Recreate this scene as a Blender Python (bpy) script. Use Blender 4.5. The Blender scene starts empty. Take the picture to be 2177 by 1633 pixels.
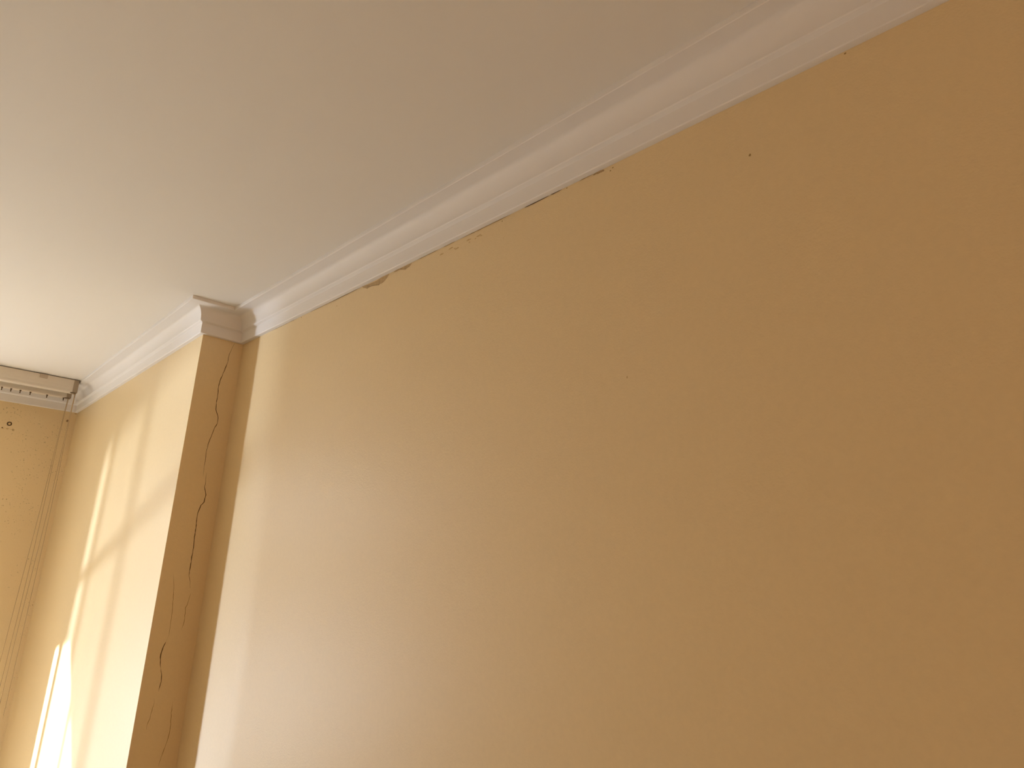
import bpy, bmesh, math, random
from mathutils import Vector, Matrix

# ------------------------------------------------------------------ camera
S = bpy.context.scene
COL = S.collection
CEIL = 3.2
FLOOR_Z = -0.9
EYE = Vector((0.0, 0.0, 1.7))
F_PX, YAW, PITCH, ROLL = 1399.9656, 0.7615, 0.2840, 0.0364
cam_data = bpy.data.cameras.new('camera')
cam_data.sensor_fit = 'HORIZONTAL'
cam_data.sensor_width = 36.0
cam_data.lens = 36.0 * F_PX / 2177.0
cam_data.clip_start = 0.02
cam = bpy.data.objects.new('camera', cam_data)
COL.objects.link(cam)
fw = Vector((math.sin(YAW) * math.cos(PITCH), math.cos(YAW) * math.cos(PITCH), math.sin(PITCH)))
rt = Vector((math.cos(YAW), -math.sin(YAW), 0.0))
up = rt.cross(fw)
rt2 = math.cos(ROLL) * rt + math.sin(ROLL) * up
up2 = -math.sin(ROLL) * rt + math.cos(ROLL) * up
M = Matrix((rt2, up2, -fw)).transposed().to_4x4()
M.translation = EYE
cam.matrix_world = M
S.camera = cam

# ------------------------------------------------------------------ light and exposure
S.view_settings.view_transform = 'Standard'
S.view_settings.look = 'None'
S.view_settings.gamma = 1.0
S.view_settings.use_curve_mapping = False
S.view_settings.exposure = 0.22

world = bpy.data.worlds.new('sky')
S.world = world
world.use_nodes = True
bg = world.node_tree.nodes['Background']
bg.inputs['Color'].default_value = (0.93, 0.97, 1.0, 1)
bg.inputs['Strength'].default_value = 8.8


def sun(name, direction, energy, color, angle):
    l = bpy.data.lights.new(name, 'SUN')
    l.energy = energy
    l.color = color
    l.angle = math.radians(angle)
    o = bpy.data.objects.new(name, l)
    COL.objects.link(o)
    o.rotation_euler = Vector(direction).to_track_quat('-Z', 'Y').to_euler()
    o.location = (-6, 14, 6)
    return o


# low sun straight through the window: lands on the pier beside the window and on the floor
sun('sun', (1.24, -1.0, -1.01), 38.0, (1.0, 0.98, 0.96), 1.2)
# sunlight thrown upwards by a shiny roof outside
sun('roof_glint', (1.0, -1.0, 0.33), 3.2, (0.86, 0.94, 1.06), 3.0)

# window opening (in the end wall)
WX0, WX1, WZ0, WZ1 = -2.50, -0.20, -0.70, 3.00
portal = bpy.data.lights.new('window_daylight', 'AREA')
portal.shape = 'RECTANGLE'
portal.size = WX1 - WX0
portal.size_y = WZ1 - WZ0
portal.cycles.is_portal = True
po = bpy.data.objects.new('window_daylight', portal)
COL.objects.link(po)
po.location = ((WX0 + WX1) / 2, 7.50, (WZ0 + WZ1) / 2)
po.rotation_euler = (math.radians(-90), 0, 0)
# added opening behind the camera, lets in fill light
VX0, VX1, VZ0, VZ1 = -0.6, 1.1, 0.5, 2.7
portal2 = bpy.data.lights.new('rear_fill_portal', 'AREA')
portal2.shape = 'RECTANGLE'
portal2.size = VX1 - VX0
portal2.size_y = VZ1 - VZ0
portal2.cycles.is_portal = True
po2 = bpy.data.objects.new('rear_fill_portal', portal2)
COL.objects.link(po2)
po2.location = ((VX0 + VX1) / 2, -5.32, (VZ0 + VZ1) / 2)
po2.rotation_euler = (math.radians(90), 0, 0)

# ------------------------------------------------------------------ plan of the room
A = Vector((1.4607, 3.9677)); B = Vector((1.2210, 3.9737)); Cc = Vector((1.2312, 7.1768))
D1 = Vector((0.0234, -0.9997)); DF = Vector((-0.9997, -0.0250)); D1.normalize()
DF = (B - A).normalized(); D2 = (Cc - B).normalized(); DE = Vector((-1.0, -0.0048)).normalized()
XL, YB = -3.2, -5.0


# ------------------------------------------------------------------ materials
def mat(name, color, rough=0.6, bump=0.0, bump_scale=200.0, mottle=0.0, mottle_scale=3.0, metal=0.0, spec=0.5):
    m = bpy.data.materials.new(name)
    m.use_nodes = True
    nt = m.node_tree
    b = nt.nodes['Principled BSDF']
    b.inputs['Base Color'].default_value = (*color, 1)
    b.inputs['Roughness'].default_value = rough
    b.inputs['Metallic'].default_value = metal
    b.inputs['Specular IOR Level'].default_value = spec
    geo = nt.nodes.new('ShaderNodeNewGeometry')
    if mottle > 0:
        n = nt.nodes.new('ShaderNodeTexNoise')
        n.inputs['Scale'].default_value = mottle_scale
        n.inputs['Detail'].default_value = 5
        nt.links.new(geo.outputs['Position'], n.inputs['Vector'])
        r = nt.nodes.new('ShaderNodeMapRange')
        r.inputs['From Min'].default_value = 0.3
        r.inputs['From Max'].default_value = 0.7
        r.inputs['To Min'].default_value = 1 - mottle
        r.inputs['To Max'].default_value = 1 + mottle
        nt.links.new(n.outputs['Fac'], r.inputs['Value'])
        v = nt.nodes.new('ShaderNodeVectorMath')
        v.operation = 'SCALE'
        v.inputs[0].default_value = color
        nt.links.new(r.outputs['Result'], v.inputs['Scale'])
        nt.links.new(v.outputs['Vector'], b.inputs['Base Color'])
    if bump > 0:
        n = nt.nodes.new('ShaderNodeTexNoise')
        n.inputs['Scale'].default_value = bump_scale
        n.inputs['Detail'].default_value = 3
        nt.links.new(geo.outputs['Position'], n.inputs['Vector'])
        bp = nt.nodes.new('ShaderNodeBump')
        bp.inputs['Strength'].default_value = bump
        bp.inputs['Distance'].default_value = 0.002
        nt.links.new(n.outputs['Fac'], bp.inputs['Height'])
        nt.links.new(bp.outputs['Normal'], b.inputs['Normal'])
    return m


WALL_COL = (0.765, 0.60, 0.35)
M_WALL = mat('yellow_wall_paint', WALL_COL, 0.40, 0.30, 160, 0.015, 60.0)
M_WHITE = mat('white_plaster_paint', (0.80, 0.775, 0.765), 0.6, 0.06, 120)
M_CEIL = mat('ceiling_paint', (0.80, 0.77, 0.735), 0.7, 0.12, 220)
M_CRACK = mat('dark_crack', (0.12, 0.065, 0.025), 0.9)
M_HAIR = mat('hairline_crack', (0.36, 0.23, 0.09), 0.9)
M_PEEL = mat('bare_plaster', (0.52, 0.37, 0.20), 0.9, 0.5, 300, 0.15, 90)
M_SMUDGE = mat('faint_smudge', (0.60, 0.42, 0.21), 0.9)
M_RAIL = mat('rail_enamel', (0.72, 0.655, 0.57), 0.35)
M_CAP = mat('rail_end_plastic', (0.36, 0.29, 0.21), 0.45)
M_DARK = mat('dark_metal', (0.10, 0.06, 0.03), 0.5, metal=0.4)
M_CORD = mat('blind_cord', (0.46, 0.33, 0.19), 0.8)
M_CLIP = mat('clip_plastic', (0.50, 0.42, 0.33), 0.4)
M_FRAME = mat('window_frame_paint', (0.75, 0.70, 0.62), 0.4)
M_BLOCK = mat('blocker_matte', (0.5, 0.45, 0.38), 0.8)  # for the added panels that block sun and glint


def floor_mat():
    m = mat('pale_grey_floor', (0.53, 0.53, 0.52), 0.4)
    nt = m.node_tree
    b = nt.nodes['Principled BSDF']
    geo = nt.nodes.new('ShaderNodeNewGeometry')
    br = nt.nodes.new('ShaderNodeTexBrick')
    br.inputs['Scale'].default_value = 1.0
    br.inputs['Brick Width'].default_value = 1.2
    br.inputs['Row Height'].default_value = 0.12
    br.inputs['Mortar Size'].default_value = 0.002
    br.inputs['Color1'].default_value = (0.55, 0.55, 0.54, 1)
    br.inputs['Color2'].default_value = (0.52, 0.52, 0.51, 1)
    br.inputs['Mortar'].default_value = (0.20, 0.19, 0.18, 1)
    nt.links.new(geo.outputs['Position'], br.inputs['Vector'])
    nt.links.new(br.outputs['Color'], b.inputs['Base Color'])
    return m


def end_wall_mat():
    """yellow paint with small specks of mildew near the window corner"""
    m = mat('mildewed_wall_paint', WALL_COL, 0.40, 0.30, 160)
    nt = m.node_tree
    b = nt.nodes['Principled BSDF']
    geo = nt.nodes.new('ShaderNodeNewGeometry')
    fine = nt.nodes.new('ShaderNodeTexNoise')
    fine.inputs['Scale'].default_value = 75
    fine.inputs['Detail'].default_value = 2
    wide = nt.nodes.new('ShaderNodeTexNoise')
    wide.inputs['Scale'].default_value = 4.5
    wide.inputs['Detail'].default_value = 3
    for n in (fine, wide):
        nt.links.new(geo.outputs['Position'], n.inputs['Vector'])
    a = nt.nodes.new('ShaderNodeMapRange')
    a.inputs['From Min'].default_value = 0.63
    a.inputs['From Max'].default_value = 0.72
    nt.links.new(fine.outputs['Fac'], a.inputs['Value'])
    c = nt.nodes.new('ShaderNodeMapRange')
    c.inputs['From Min'].default_value = 0.46
    c.inputs['From Max'].default_value = 0.62
    c.inputs['To Max'].default_value = 0.65
    nt.links.new(wide.outputs['Fac'], c.inputs['Value'])
    mu = nt.nodes.new('ShaderNodeMath')
    mu.operation = 'MULTIPLY'
    nt.links.new(a.outputs['Result'], mu.inputs[0])
    nt.links.new(c.outputs['Result'], mu.inputs[1])
    mx = nt.nodes.new('ShaderNodeMix')
    mx.data_type = 'RGBA'
    mx.inputs['A'].default_value = (*WALL_COL, 1)
    mx.inputs['B'].default_value = (0.25, 0.17, 0.07, 1)
    nt.links.new(mu.outputs[0], mx.inputs['Factor'])
    nt.links.new(mx.outputs['Result'], b.inputs['Base Color'])
    return m


M_FLOOR = floor_mat()
M_END = end_wall_mat()
for m_ in (M_WALL, M_END):          # washable paint with a satin sheen
    b_ = m_.node_tree.nodes['Principled BSDF']
    b_.inputs['Coat Weight'].default_value = 0.10
    b_.inputs['Coat Roughness'].default_value = 0.30


# ------------------------------------------------------------------ helpers
def link(name, bm, mats, parent=None, smooth=False, loc=None):
    me = bpy.data.meshes.new(name)
    bm.to_mesh(me)
    bm.free()
    for m in (mats if isinstance(mats, (list, tuple)) else [mats]):
        me.materials.append(m)
    if smooth:
        for p in me.polygons:
            p.use_smooth = True
    o = bpy.data.objects.new(name, me)
    COL.objects.link(o)
    if parent:
        o.parent = parent
    if loc:
        o.location = loc
    return o


def tag(o, label=None, cat=None, group=None, kind=None):
    if label: o['label'] = label
    if cat: o['category'] = cat
    if group: o['group'] = group
    if kind: o['kind'] = kind
    return o


def thing(name, label, cat, loc, group=None):
    o = bpy.data.objects.new(name, None)
    o.empty_display_size = 0.05
    COL.objects.link(o)
    o.location = loc
    return tag(o, label, cat, group)


def add_box(bm, x0, x1, y0, y1, z0, z1, mi=0):
    vs = [bm.verts.new((x, y, z)) for x in (x0, x1) for y in (y0, y1) for z in (z0, z1)]
    q = [(0, 1, 3, 2), (4, 6, 7, 5), (0, 4, 5, 1), (2, 3, 7, 6), (0, 2, 6, 4), (1, 5, 7, 3)]
    fs = [bm.faces.new([vs[i] for i in f]) for f in q]
    for f in fs:
        f.material_index = mi
    return fs


def box(name, x0, x1, y0, y1, z0, z1, m, parent=None, bevel=0.0, loc=None):
    bm = bmesh.new()
    add_box(bm, x0, x1, y0, y1, z0, z1)
    bmesh.ops.recalc_face_normals(bm, faces=bm.faces)
    if bevel:
        bmesh.ops.bevel(bm, geom=list(bm.edges), offset=bevel, segments=2, affect='EDGES', profile=0.7)
    return link(name, bm, m, parent, loc=loc)


def prism(bm, plan, z0, z1, mi=0):
    lo = [bm.verts.new((p[0], p[1], z0)) for p in plan]
    hi = [bm.verts.new((p[0], p[1], z1)) for p in plan]
    n = len(plan)
    fs = [bm.faces.new(lo), bm.faces.new(hi)]
    for i in range(n):
        fs.append(bm.faces.new((lo[i], lo[(i + 1) % n], hi[(i + 1) % n], hi[i])))
    for f in fs:
        f.material_index = mi


def tube(bm, pts, r, n=8, caps=True):
    pts = [Vector(p) for p in pts]
    rings = []
    for i, p in enumerate(pts):
        t = (pts[min(i + 1, len(pts) - 1)] - pts[max(i - 1, 0)]).normalized()
        u = t.orthogonal().normalized() if abs(t.z) < 0.9 else Vector((1, 0, 0)).cross(t).normalized()
        v = t.cross(u)
        rings.append([bm.verts.new(p + r * (math.cos(2 * math.pi * k / n) * u + math.sin(2 * math.pi * k / n) * v)) for k in range(n)])
    for a, b in zip(rings, rings[1:]):
        for k in range(n):
            bm.faces.new((a[k], a[(k + 1) % n], b[(k + 1) % n], b[k]))
    if caps:
        bm.faces.new(rings[0]); bm.faces.new(rings[-1])


class Face2D:
    """marks scratched into / left on the face of a wall: s metres along it, z up"""
    def __init__(self, o, d, inward):
        self.o, self.d, self.n = o, d, inward

    def p(self, s, z, lift=0.0006):
        q = self.o + self.d * s + self.n * lift
        return (q.x, q.y, z)

    def line(self, bm, pts, w, mi, taper=True, jag=0.0, seed=1, lift=0.0006):
        rnd = random.Random(seed)
        fine = []
        for (a, b) in zip(pts, pts[1:]):
            L = math.hypot(b[0] - a[0], b[1] - a[1])
            k = max(1, int(L / 0.012))
            for i in range(k):
                t = i / k
                fine.append((a[0] + (b[0] - a[0]) * t + (rnd.uniform(-jag, jag) if (i or fine) else 0),
                             a[1] + (b[1] - a[1]) * t))
        fine.append(pts[-1])
        n = len(fine)
        prev = None
        for i, (s, z) in enumerate(fine):
            a, b = fine[max(i - 1, 0)], fine[min(i + 1, n - 1)]
            dx, dz = b[0] - a[0], b[1] - a[1]
            L = math.hypot(dx, dz) or 1
            nx, nz = -dz / L, dx / L
            ww = w * rnd.uniform(0.55, 1.25) * 0.5
            if taper:
                ww *= min(1.0, 0.15 + 5.0 * min(i, n - 1 - i) / n)
            cur = (bm.verts.new(self.p(s + nx * ww, z + nz * ww, lift)), bm.verts.new(self.p(s - nx * ww, z - nz * ww, lift)))
            if prev:
                f = bm.faces.new((prev[0], prev[1], cur[1], cur[0]))
                f.material_index = mi
            prev = cur

    def blob(self, bm, c, rs, rz, mi, seed=1, lift=0.0006, n=11):
        rnd = random.Random(seed)
        vs = []
        for k in range(n):
            q = rnd.uniform(0.75, 1.15)
            vs.append(bm.verts.new(self.p(c[0] + rs * q * math.cos(2 * math.pi * k / n), c[1] + rz * q * math.sin(2 * math.pi * k / n), lift)))
        f = bm.faces.new(vs)
        f.material_index = mi

    def poly(self, bm, pts, mi, lift=0.0006):
        rnd = random.Random(len(pts))
        zt = max(z for _, z in pts)
        rough = []
        for i, a in enumerate(pts):
            b = pts[(i + 1) % len(pts)]
            low = min(a[1], b[1]) < zt - 0.004
            for k in range(4):
                t = k / 4
                j = rnd.uniform(-0.0035, 0.0012) if low and k else 0.0
                rough.append((a[0] + (b[0] - a[0]) * t, a[1] + (b[1] - a[1]) * t + j))
        f = bm.faces.new([bm.verts.new(self.p(s, z, lift)) for s, z in rough])
        f.material_index = mi
        bmesh.ops.triangulate(bm, faces=[f])


# ------------------------------------------------------------------ room shell
T = 0.30
# long wall on the right
bm = bmesh.new()
far = A + D1 * 9.3
outn = Vector((-D1.y, D1.x))
if outn.x < 0: outn = -outn
prism(bm, [A - D1 * 0.25, far, far + outn * T, A - D1 * 0.25 + outn * T], FLOOR_Z, CEIL)
bmesh.ops.recalc_face_normals(bm, faces=bm.faces)
LW = Face2D(A, D1, -outn)
SEAM = {
  'patch1': [(1.321, 3.0201), (1.4351, 3.0132), (1.4963, 3.019), (1.5531, 3.0182), (1.5297, 2.999), (1.5118, 2.9924), (1.5014, 2.9859), (1.4817, 2.9894), (1.4711, 2.9829), (1.4498, 2.9951), (1.4302, 2.9951), (1.405, 3.0036), (1.3896, 2.9997), (1.3749, 2.9917), (1.3605, 3.0049), (1.3479, 3.0071)] ,
  'patch2': [(1.587, 3.0148), (1.6156, 3.019), (1.645, 3.0153), (1.7223, 3.0161), (1.71, 3.0038), (1.6857, 3.0023), (1.6757, 2.9985), (1.6611, 3.0017), (1.6528, 3.0105), (1.6344, 3.014), (1.602, 3.0124)] ,
  'patch3': [(2.7302, 3.0145), (2.7435, 3.0189), (2.7595, 3.0184), (2.7753, 3.0166), (2.7796, 3.0107), (2.7623, 3.011), (2.7449, 3.0129)] ,
  'l1': [(0.8327, 3.0178), (0.9637, 3.0171), (1.1091, 3.0217), (1.1904, 3.019), (1.2849, 3.0209)] ,
  'l1b': [(1.0214, 3.0232), (1.1846, 3.0217), (1.3127, 3.02)] ,
  'l0': [(0.3898, 3.0394), (0.5803, 3.0289), (0.6854, 3.0295)] ,
  'l2': [(1.763, 3.0189), (1.8363, 3.0196), (1.9074, 3.018)] ,
  'l3': [(1.9389, 3.0174), (2.0186, 3.0146)] ,
  'l4': [(2.0482, 3.0171), (2.0834, 3.0153), (2.1739, 3.0185), (2.2712, 3.0174), (2.3436, 3.0161)] ,
  'l5': [(2.4115, 3.0178), (2.4413, 3.0203), (2.4828, 3.0193), (2.53, 3.0141)] ,
  'l6': [(2.5399, 3.0157), (2.5661, 3.0174), (2.5919, 3.0163)] ,
  'l7': [(2.6732, 3.016), (2.7005, 3.015), (2.7302, 3.014)] ,
  'dots': [(1.9351, 2.9929), (1.9839, 2.9983), (2.0149, 2.9897), (2.106, 2.9858), (2.1425, 2.9897), (2.1759, 2.9903), (1.1036, 2.9823), (2.6158, 3.0173), (2.8135, 3.0099), (2.8037, 3.0025), (2.2929, 3.0096), (0.6424, 3.02), (0.7338, 3.0152), (3.5415, 3.0151), (3.275, 2.8393), (2.858, 2.2762)] ,
  'curl': [(2.317, 2.9443), (2.3045, 2.9342), (2.3052, 2.9222)] ,
}
HZ = 3.2 - 0.1775
for key, pts in SEAM.items():
    if key.startswith('patch'):
        top = max(z for _, z in pts)
        LW.poly(bm, [(s, min(z + (HZ + 0.001 - top), HZ + 0.002)) for s, z in pts], 1)
    elif key[0] == 'l':
        strong = key in ('l5', 'l6')
        LW.line(bm, [(s, HZ - 0.0012) for s, z in pts], {'l5': .0065, 'l6': .005, 'l0': .0018}.get(key, .0032),
                2 if strong else 3, jag=0.0, seed=hash(len(pts)) % 7, lift=0.0008)
for i, (s, z) in enumerate(SEAM['dots']):
    big = {14: (0.0036, 0.0042), 15: (0.0030, 0.0040)}.get(i, (0.0035 if i > 6 else 0.006, 0.0025))
    LW.blob(bm, (s, min(z, HZ - 0.002)), big[0], big[1], 3 if i == 14 else (3 if i > 6 and i != 15 else 4), seed=i)
for i, (s, z) in enumerate([(1.99, 2.999), (2.03, 2.985), (2.10, 2.999), (2.16, 2.995), (1.93, 2.992)]):
    LW.blob(bm, (s, z), 0.014, 0.004, 4, seed=20 + i, lift=0.0004)
LW.line(bm, SEAM['curl'], 0.0018, 4, seed=3)
wall_right = link('wall_right', bm, [M_WALL, M_PEEL, M_CRACK, M_HAIR, M_SMUDGE])
tag(wall_right, 'long yellow painted wall on the right with peeling seam under the cornice', 'wall', kind='structure')

# the part of the wall that steps forward beside the window
bm = bmesh.new()
outp = Vector((0.30, 0.0))
prism(bm, [A, B, Cc, Cc + Vector((0.55, 0)), Vector((A.x + 0.32, A.y))], FLOOR_Z, CEIL)
bmesh.ops.recalc_face_normals(bm, faces=bm.faces)
retn = Vector((-DF.y, DF.x))
if retn.y > 0: retn = -retn
RF = Face2D(A, DF, retn)
CR = {
  'c1': [(0.0521, 3.0198), (0.0723, 2.9413), (0.075, 2.881), (0.0882, 2.8229), (0.0989, 2.7703), (0.1043, 2.74), (0.1006, 2.6913), (0.1006, 2.6421), (0.0978, 2.5898), (0.0755, 2.5414), (0.0759, 2.5091), (0.0914, 2.4623), (0.097, 2.4256), (0.1053, 2.3926), (0.1105, 2.3448), (0.1095, 2.3059), (0.1095, 2.2595), (0.108, 2.2135), (0.1066, 2.1907)] ,
  'c2': [(0.0893, 2.2121), (0.089, 2.1776), (0.0876, 2.132), (0.0746, 2.088), (0.0775, 2.0462), (0.0925, 2.026), (0.1003, 1.9843), (0.1021, 1.9509), (0.0995, 1.8996), (0.0976, 1.8486), (0.0952, 1.8031), (0.0929, 1.6413), (0.0809, 1.6085), (0.0768, 1.5755)] ,
  'c3': [(0.0692, 1.5493), (0.0746, 1.5099), (0.0773, 1.4871), (0.0844, 1.4709), (0.0791, 1.4192), (0.0797, 1.384), (0.0884, 1.3586)] ,
  'c4': [(0.1766, 1.6489), (0.1625, 1.5807), (0.1573, 1.5419), (0.1515, 1.4776), (0.1463, 1.4201), (0.1474, 1.3821), (0.1445, 1.3348), (0.1543, 1.3008)] ,
  'c5': [(0.1543, 1.3008), (0.1625, 1.2763), (0.1685, 1.2395), (0.168, 1.2119), (0.1587, 1.1716)] ,
  'c6': [(0.1587, 1.1716), (0.1479, 1.1406), (0.1453, 1.104), (0.1483, 1.0681), (0.1493, 1.0562)] ,
  'c7': [(0.1649, 1.0246), (0.1613, 1.0036), (0.1666, 0.9657), (0.1702, 0.9279), (0.1788, 0.8997), (0.1765, 0.8763)] ,
  'c8': [(0.0695, 1.0014), (0.0685, 0.9473), (0.0618, 0.893), (0.0609, 0.8515), (0.067, 0.8052), (0.0728, 0.7855), (0.0831, 0.7406), (0.0878, 0.6981)] ,
}
for key, w, mi in (('c1', .0036, 2), ('c2', .0042, 2), ('c3', .0026, 1), ('c4', .0022, 1), ('c5', .0058, 2),
                   ('c6', .0034, 2), ('c7', .0024, 1), ('c8', .0028, 1)):
    RF.line(bm, CR[key], w, mi, jag=0.0012, seed=int(key[1]))
wall_pier = link('wall_pier', bm, [M_WALL, M_HAIR, M_CRACK])
tag(wall_pier, 'yellow wall section stepping forward beside the window, its narrow shaded side cracked', 'wall', kind='structure')

# end wall with the window opening
bm = bmesh.new()
ey = 7.1768
add_box(bm, WX1, Cc.x + 0.55, ey, ey + T, FLOOR_Z, CEIL)
add_box(bm, XL - T, WX0, ey, ey + T, FLOOR_Z, CEIL)
add_box(bm, WX0, WX1, ey, ey + T, FLOOR_Z, WZ0)
add_box(bm, WX0, WX1, ey, ey + T, WZ1, CEIL)
bmesh.ops.recalc_face_normals(bm, faces=bm.faces)
EW = Face2D(Vector((Cc.x, ey)), Vector((-1, 0)), Vector((0, -1)))
EW.blob(bm, (0.5258, 2.7928), 0.0065, 0.005, 1, seed=3)
EW.blob(bm, (0.5215, 2.787), 0.009, 0.004, 2, seed=4, lift=.0004)
EW.blob(bm, (0.4885, 2.789), 0.010, 0.006, 2, seed=5)
EW.blob(bm, (0.4467, 2.7858), 0.010, 0.011, 3, seed=6)
EW.line(bm, [(0.522, 2.7915), (0.4885, 2.793), (0.45, 2.786), (0.437, 2.779)], 0.0030, 2, seed=7)
EW.blob(bm, (0.013, 3.016), 0.011, 0.005, 3, seed=8)
wall_end = link('wall_end', bm, [M_END, M_CRACK, M_SMUDGE, M_PEEL])
tag(wall_end, 'yellow window wall at the far end, speckled with mildew', 'wall', kind='structure')

tag(box('wall_left', XL - T, XL, YB, ey, FLOOR_Z, CEIL, M_WALL), 'plain yellow wall opposite the long wall', 'wall', kind='structure')
bm = bmesh.new()
add_box(bm, VX1, far.x + T, YB - T, YB, FLOOR_Z, CEIL)
add_box(bm, XL - T, VX0, YB - T, YB, FLOOR_Z, CEIL)
add_box(bm, VX0, VX1, YB - T, YB, FLOOR_Z, VZ0)
add_box(bm, VX0, VX1, YB - T, YB, VZ1, CEIL)
bmesh.ops.recalc_face_normals(bm, faces=bm.faces)
tag(link('wall_back', bm, M_WALL), 'plain yellow wall behind the camera', 'wall', kind='structure')
tag(box('ceiling', XL - T, 2.2, YB - T, ey + T, CEIL, CEIL + 0.2, M_CEIL), 'smooth off-white ceiling over the whole room', 'ceiling', kind='structure')
tag(box('floor', XL - T, 2.2, YB - T, ey + T, FLOOR_Z - 0.2, FLOOR_Z, M_FLOOR), 'pale grey floor boards', 'floor', kind='structure')

# ------------------------------------------------------------------ cornice, mitred round every corner
def inter(p, d, q, e):
    den = d.x * e.y - d.y * e.x
    w = q - p
    return p + d * ((w.x * e.y - w.y * e.x) / den)


def cornice():
    prof = [(0.0, 0.1775), (0.0150, 0.1774), (0.0200, 0.1760), (0.0225, 0.1730), (0.0230, 0.146), (0.0220, 0.116), (0.0225, 0.1135), (0.0245, 0.1120),
            (0.037, 0.1070), (0.0400, 0.1035)]
    # concave cove
    for k in range(1, 11):
        t = k / 10 * math.pi / 2
        prof.append((0.0400 + 0.0425 * (1 - math.cos(t)) ** 1.0, 0.1035 - 0.0795 * math.sin(t)))
    prof += [(0.100, 0.0225), (0.1270, 0.0200), (0.1290, 0.0180), (0.1300, 0.0140), (0.1300, 0.0)]
    bm = bmesh.new()
    nE = Vector((-DE.y, DE.x))
    if nE.y > 0: nE = -nE
    n1 = -outn
    nF = retn
    n2 = Vector((-D2.y, D2.x))
    if n2.x > 0: n2 = -n2
    start = A + D1 * 8.95
    end = Vector((XL, ey + 0.0))
    rings = []
    samples = 40
    for kind in ['s'] * samples + ['A', 'B', 'C', 'e']:
        ring = []
        for (o, dz) in prof:
            if kind == 's':
                i = len(rings)
                q = start + (A - start) * (i / samples) + n1 * o
            elif kind == 'A': q = inter(A + n1 * o, D1, A + nF * o, DF)
            elif kind == 'B': q = inter(B + nF * o, DF, B + n2 * o, D2)
            elif kind == 'C': q = inter(Cc + n2 * o, D2, Cc + nE * o, DE)
            else: q = Vector((XL, Cc.y)) + nE * o
            z = CEIL - dz
            if kind in ('B', 'C') and dz > 0.1: z += 0.0025
            ring.append(bm.verts.new((q.x, q.y, z)))
        rings.append(ring)
    for a, b in zip(rings, rings[1:]):
        for k in range(len(prof) - 1):
            bm.faces.new((a[k], a[k + 1], b[k + 1], b[k]))
    bmesh.ops.recalc_face_normals(bm, faces=bm.faces)
    o = link('trim_1', bm, M_WHITE)
    me = o.data
    try:
        for p in me.polygons: p.use_smooth = True
        me.set_sharp_from_angle(angle=math.radians(25))
    except Exception:
        for p in me.polygons: p.use_smooth = False
    return tag(o, 'white plaster cornice running along the top of the walls and round the step', 'cornice', kind='structure')


cornice()

# ------------------------------------------------------------------ window (left of the frame, lights the room)
win = thing('window_1', 'tall white window in the end wall', 'window', ((WX0 + WX1) / 2, 7.30, WZ0))
win['kind'] = 'structure'
wx, wy, wz = win.location


def wbox(name, x0, x1, y0, y1, z0, z1, m=M_FRAME, parent=win):
    return box(name, x0 - wx, x1 - wx, y0 - wy, y1 - wy, z0 - wz, z1 - wz, m, parent, bevel=0.004)


bm = bmesh.new()
for (a, b, c, d) in ((WX0, WX0 + .05, WZ0, WZ1), (WX1 - .05, WX1, WZ0, WZ1), (WX0, WX1, WZ0, WZ0 + .05), (WX0, WX1, WZ1 - .04, WZ1),
                     (WX0, WX1, 1.02, 1.10)):
    add_box(bm, a - wx, b - wx, 7.26 - wy, 7.33 - wy, c - wz, d - wz)
bmesh.ops.recalc_face_normals(bm, faces=bm.faces)
link('window_frame', bm, M_FRAME, win)
for x in (-0.53, -1.27):
    wbox('mullion', x - .03, x + .03, 7.265, 7.325, WZ0 + .05, WZ1 - .04)
bm = bmesh.new()
edge = [(-0.10, 1.98), (-0.22, 2.10), (-0.40, 2.36), (-0.63, 2.61), (-0.97, 2.93), (-0.97, 3.04), (-0.10, 3.04)]
f0 = [bm.verts.new((x - wx, 7.400 - wy, z - wz)) for x, z in edge]
f1 = [bm.verts.new((x - wx, 7.412 - wy, z - wz)) for x, z in edge]
bm.faces.new(f0); bm.faces.new(f1)
for i in range(len(edge)):
    k = (i + 1) % len(edge)
    bm.faces.new((f0[i], f0[k], f1[k], f1[i]))
bmesh.ops.recalc_face_normals(bm, faces=bm.faces)
link('sun_blocker', bm, M_BLOCK, win)  # added unseen panel, cut to shape the top of the sun patch
# left bays get tinted panes, added to dim the glint; right bay stays open
M_PANE = bpy.data.materials.new('dimming_glass')
M_PANE.use_nodes = True
nt = M_PANE.node_tree
nt.nodes.clear()
o_ = nt.nodes.new('ShaderNodeOutputMaterial')
tr = nt.nodes.new('ShaderNodeBsdfTransparent')
tr.inputs['Color'].default_value = (0.54, 0.55, 0.55, 1)
gl = nt.nodes.new('ShaderNodeBsdfGlossy')
gl.inputs['Roughness'].default_value = 0.02
mxs = nt.nodes.new('ShaderNodeMixShader')
mxs.inputs['Fac'].default_value = 0.05
nt.links.new(tr.outputs[0], mxs.inputs[1])
nt.links.new(gl.outputs[0], mxs.inputs[2])
nt.links.new(mxs.outputs[0], o_.inputs['Surface'])
for x0, x1 in ((WX0 + .05, -1.30), (-1.24, -0.56)):
    bm = bmesh.new()
    bmesh.ops.create_grid(bm, x_segments=1, y_segments=1, size=0.5)
    for v in bm.verts:
        v.co = Vector(((x0 + x1) / 2 - wx + v.co.x * (x1 - x0), 7.295 - wy, (WZ0 + WZ1) / 2 - wz + v.co.y * (WZ1 - WZ0 - .09)))
    link('pane', bm, M_PANE, win)
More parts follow.
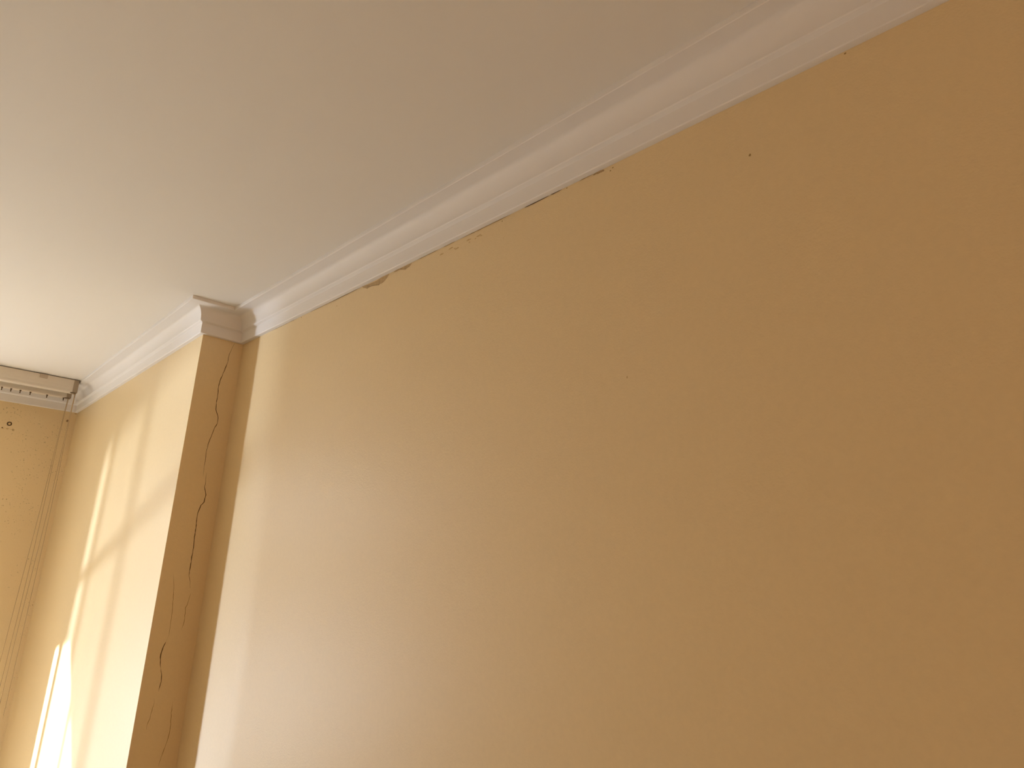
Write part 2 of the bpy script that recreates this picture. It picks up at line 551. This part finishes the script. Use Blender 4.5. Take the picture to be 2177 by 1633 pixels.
# amber filter over the added rear opening, warms the fill light
M_FILL = bpy.data.materials.new('amber_fill_filter')
M_FILL.use_nodes = True
nt = M_FILL.node_tree
nt.nodes.clear()
o_ = nt.nodes.new('ShaderNodeOutputMaterial')
tr = nt.nodes.new('ShaderNodeBsdfTransparent')
tr.inputs['Color'].default_value = (0.75, 0.55, 0.36, 1)
nt.links.new(tr.outputs[0], o_.inputs['Surface'])
tag(box('rear_fill_opening', VX0, VX1, YB - 0.10, YB - 0.096, VZ0, VZ1, M_FILL), 'added unseen rear opening with an amber filter, for warm fill light', 'window', kind='structure')
wbox('glint_bar', -0.255, -0.235, 7.27, 7.29, WZ0 + .05, 1.7)  # added bar, splits a thin line off the edge of the glint

# added unseen panel outside, there only to trim the upward glint
tag(box('glint_blocker', -8.0, 0.6, 10.0, 10.06, 1.07, 2.35, M_BLOCK), 'added unseen panel outside the window that blocks the upper glint', 'screen', kind='structure')

# ------------------------------------------------------------------ blind rails and their cords
def rail(loc, width, depth, height, label, clip_x=None, hooks=(), cords=()):
    """loc = right-hand end, front, at the ceiling; extends to -x"""
    t = thing('blind_rail', label, 'blind rail', loc, 'two blind rails on the ceiling')
    gap = 0.007
    cap = 0.036
    # channel section: face slightly bowed, lower lip turned forward
    sec = [(0.004, -gap), (0.004, -height * 0.55), (0.001, -height * 0.80), (-0.004, -height * 0.93), (-0.004, -height),
           (depth, -height), (depth, -gap)]
    bm = bmesh.new()
    L = [bm.verts.new((-width, y, z)) for y, z in sec]
    R_ = [bm.verts.new((-cap, y, z)) for y, z in sec]
    n = len(sec)
    bm.faces.new(L); bm.faces.new(R_)
    for i in range(n):
        bm.faces.new((L[i], L[(i + 1) % n], R_[(i + 1) % n], R_[i]))
    bmesh.ops.recalc_face_normals(bm, faces=bm.faces)
    link('rail_channel', bm, M_RAIL, t)
    e = box('end_cap', -cap + 0.0005, 0, -0.001, depth + 0.003, -height - 0.001, -gap + 0.002, M_CAP, t, bevel=0.002)
    e['label'] = 'darker plastic end cap'
    # spacer plates that hold the rail off the ceiling
    for k in range(3):
        x = -0.30 - k * (width - 0.5) / 2
        box('mounting_plate', x - .03, x + .03, 0.02, depth - 0.01, -gap, 0, M_DARK, t)
    # knob under the end where the cords leave
    bm = bmesh.new()
    add_box(bm, -0.048, -0.010, -0.004, 0.018, -height - 0.004, -height)
    bmesh.ops.recalc_face_normals(bm, faces=bm.faces)
    c = link('cord_guide', bm, M_DARK, t)
    c['label'] = 'dark cord guide under the rail end'
    if clip_x is not None:
        c = box('clip', clip_x - .001, clip_x + 0.055, -0.008, 0.006, -0.040, -gap, M_CLIP, t, bevel=0.0015)
    for x, big in hooks:
        bm = bmesh.new()
        add_box(bm, x - 0.006, x + 0.006, 0.018, 0.040, -height - 0.006, -height)
        add_box(bm, x - 0.0035, x + 0.0035, 0.026, 0.032, -height - 0.026, -height - 0.005)
        bmesh.ops.recalc_face_normals(bm, faces=bm.faces)
        link('carrier_hook', bm, M_DARK, t)
    for pts in cords:
        bm = bmesh.new()
        P = [Vector(p) - Vector(loc) for p in pts]
        # Catmull style refinement keeps the sag smooth
        fine = []
        for i in range(len(P) - 1):
            p0, p1, p2, p3 = P[max(i - 1, 0)], P[i], P[i + 1], P[min(i + 2, len(P) - 1)]
            for k in range(6):
                u = k / 6
                fine.append(0.5 * ((2 * p1) + (p2 - p0) * u + (2 * p0 - 5 * p1 + 4 * p2 - p3) * u * u + (3 * p1 - p0 - 3 * p2 + p3) * u ** 3))
        fine.append(P[-1])
        tube(bm, fine, 0.0022, 6)
        bmesh.ops.recalc_face_normals(bm, faces=bm.faces)
        link('cord', bm, M_CORD, t, smooth=True)
    return t


XR = 1.091
rail((XR, 6.57, CEIL), 3.9, 0.075, 0.117,
     'front white blind rail on the ceiling, with a small clip on its face',
     clip_x=-0.285,
     cords=([(1.079, 6.588, 3.0835), (1.0795, 6.59, 2.8185), (1.0760, 6.59, 2.0296), (1.061, 6.59, 1.2282), (1.055, 6.59, 0.55)],
            [(1.084, 6.588, 3.0835), (1.088, 6.61, 2.8228), (1.1000, 6.61, 2.0323), (1.1000, 6.61, 1.3281), (1.098, 6.61, 0.55)]))
rail((1.094, 6.80, CEIL), 3.9, 0.06, 0.124,
     'rear white blind rail, nearer the window wall, with small hooks beneath it',
     hooks=[(x - 1.094, 0) for x in (0.6013, 0.6642, 0.7287, 0.7999, 0.9208, 1.0437, 0.47, 0.40, 0.33)],
     cords=([(1.0725, 6.806, 3.0765), (1.0635, 6.80, 2.6773), (1.0555, 6.80, 2.0354), (1.0404, 6.80, 1.4518), (1.0268, 6.80, 0.914), (1.02, 6.80, 0.55)],
            [(1.0775, 6.806, 3.0765), (1.0735, 6.82, 2.6816), (1.0802, 6.82, 2.0382), (1.0776, 6.82, 1.3601), (1.0669, 6.82, 0.7313), (1.065, 6.82, 0.55)]))

# ------------------------------------------------------------------ small fittings on the window wall
def screw_eye():
    x, z = Cc.x - 0.4837, 2.8342
    t = thing('wall_screw', 'round dark-rimmed screw in the yellow window wall under the blind rails', 'screw', (x, ey, z))
    bm = bmesh.new()
    n, m = 24, 8
    R0, r0 = 0.0155, 0.0032
    ring = [[bm.verts.new(((R0 + r0 * math.cos(2 * math.pi * j / m)) * math.cos(2 * math.pi * i / n), -0.004 + r0 * math.sin(2 * math.pi * j / m),
                           (R0 + r0 * math.cos(2 * math.pi * j / m)) * math.sin(2 * math.pi * i / n))) for j in range(m)] for i in range(n)]
    for i in range(n):
        for j in range(m):
            bm.faces.new((ring[i][j], ring[(i + 1) % n][j], ring[(i + 1) % n][(j + 1) % m], ring[i][(j + 1) % m]))
    bmesh.ops.recalc_face_normals(bm, faces=bm.faces)
    link('rim', bm, M_DARK, t, smooth=True)['label'] = 'dark rim'
    bm = bmesh.new()
    prev = None
    for (r, y) in ((0.0125, -0.001), (0.0110, -0.005), (0.007, -0.0085), (0.003, -0.0095)):
        cur = [bm.verts.new((r * math.cos(2 * math.pi * k / 16), y, r * math.sin(2 * math.pi * k / 16))) for k in range(16)]
        if prev:
            for k in range(16):
                bm.faces.new((prev[k], prev[(k + 1) % 16], cur[(k + 1) % 16], cur[k]))
        prev = cur
    bm.faces.new(prev)
    bmesh.ops.recalc_face_normals(bm, faces=bm.faces)
    link('screw_head', bm, mat('dull_brass', (0.66, 0.48, 0.25), 0.4), t, smooth=True)


screw_eye()


def cord_cleat():
    x, z = Cc.x - 0.066, 2.9378
    bm = bmesh.new()
    prev = None
    for (r, y) in ((0.0085, 0.0), (0.0085, -0.004), (0.0045, -0.006), (0.0045, -0.012), (0.0075, -0.014), (0.0075, -0.017), (0.004, -0.019)):
        cur = [bm.verts.new((r * math.cos(2 * math.pi * k / 14), y, 1.25 * r * math.sin(2 * math.pi * k / 14))) for k in range(14)]
        if prev:
            for k in range(14):
                bm.faces.new((prev[k], prev[(k + 1) % 14], cur[(k + 1) % 14], cur[k]))
        prev = cur
    bm.faces.new(prev)
    bmesh.ops.recalc_face_normals(bm, faces=bm.faces)
    o = link('wall_peg', bm, mat('brown_peg', (0.30, 0.18, 0.07), 0.6), smooth=True, loc=(x, ey, z))
    tag(o, 'small brown peg on the window wall beside the blind cords near the corner', 'peg')


cord_cleat()
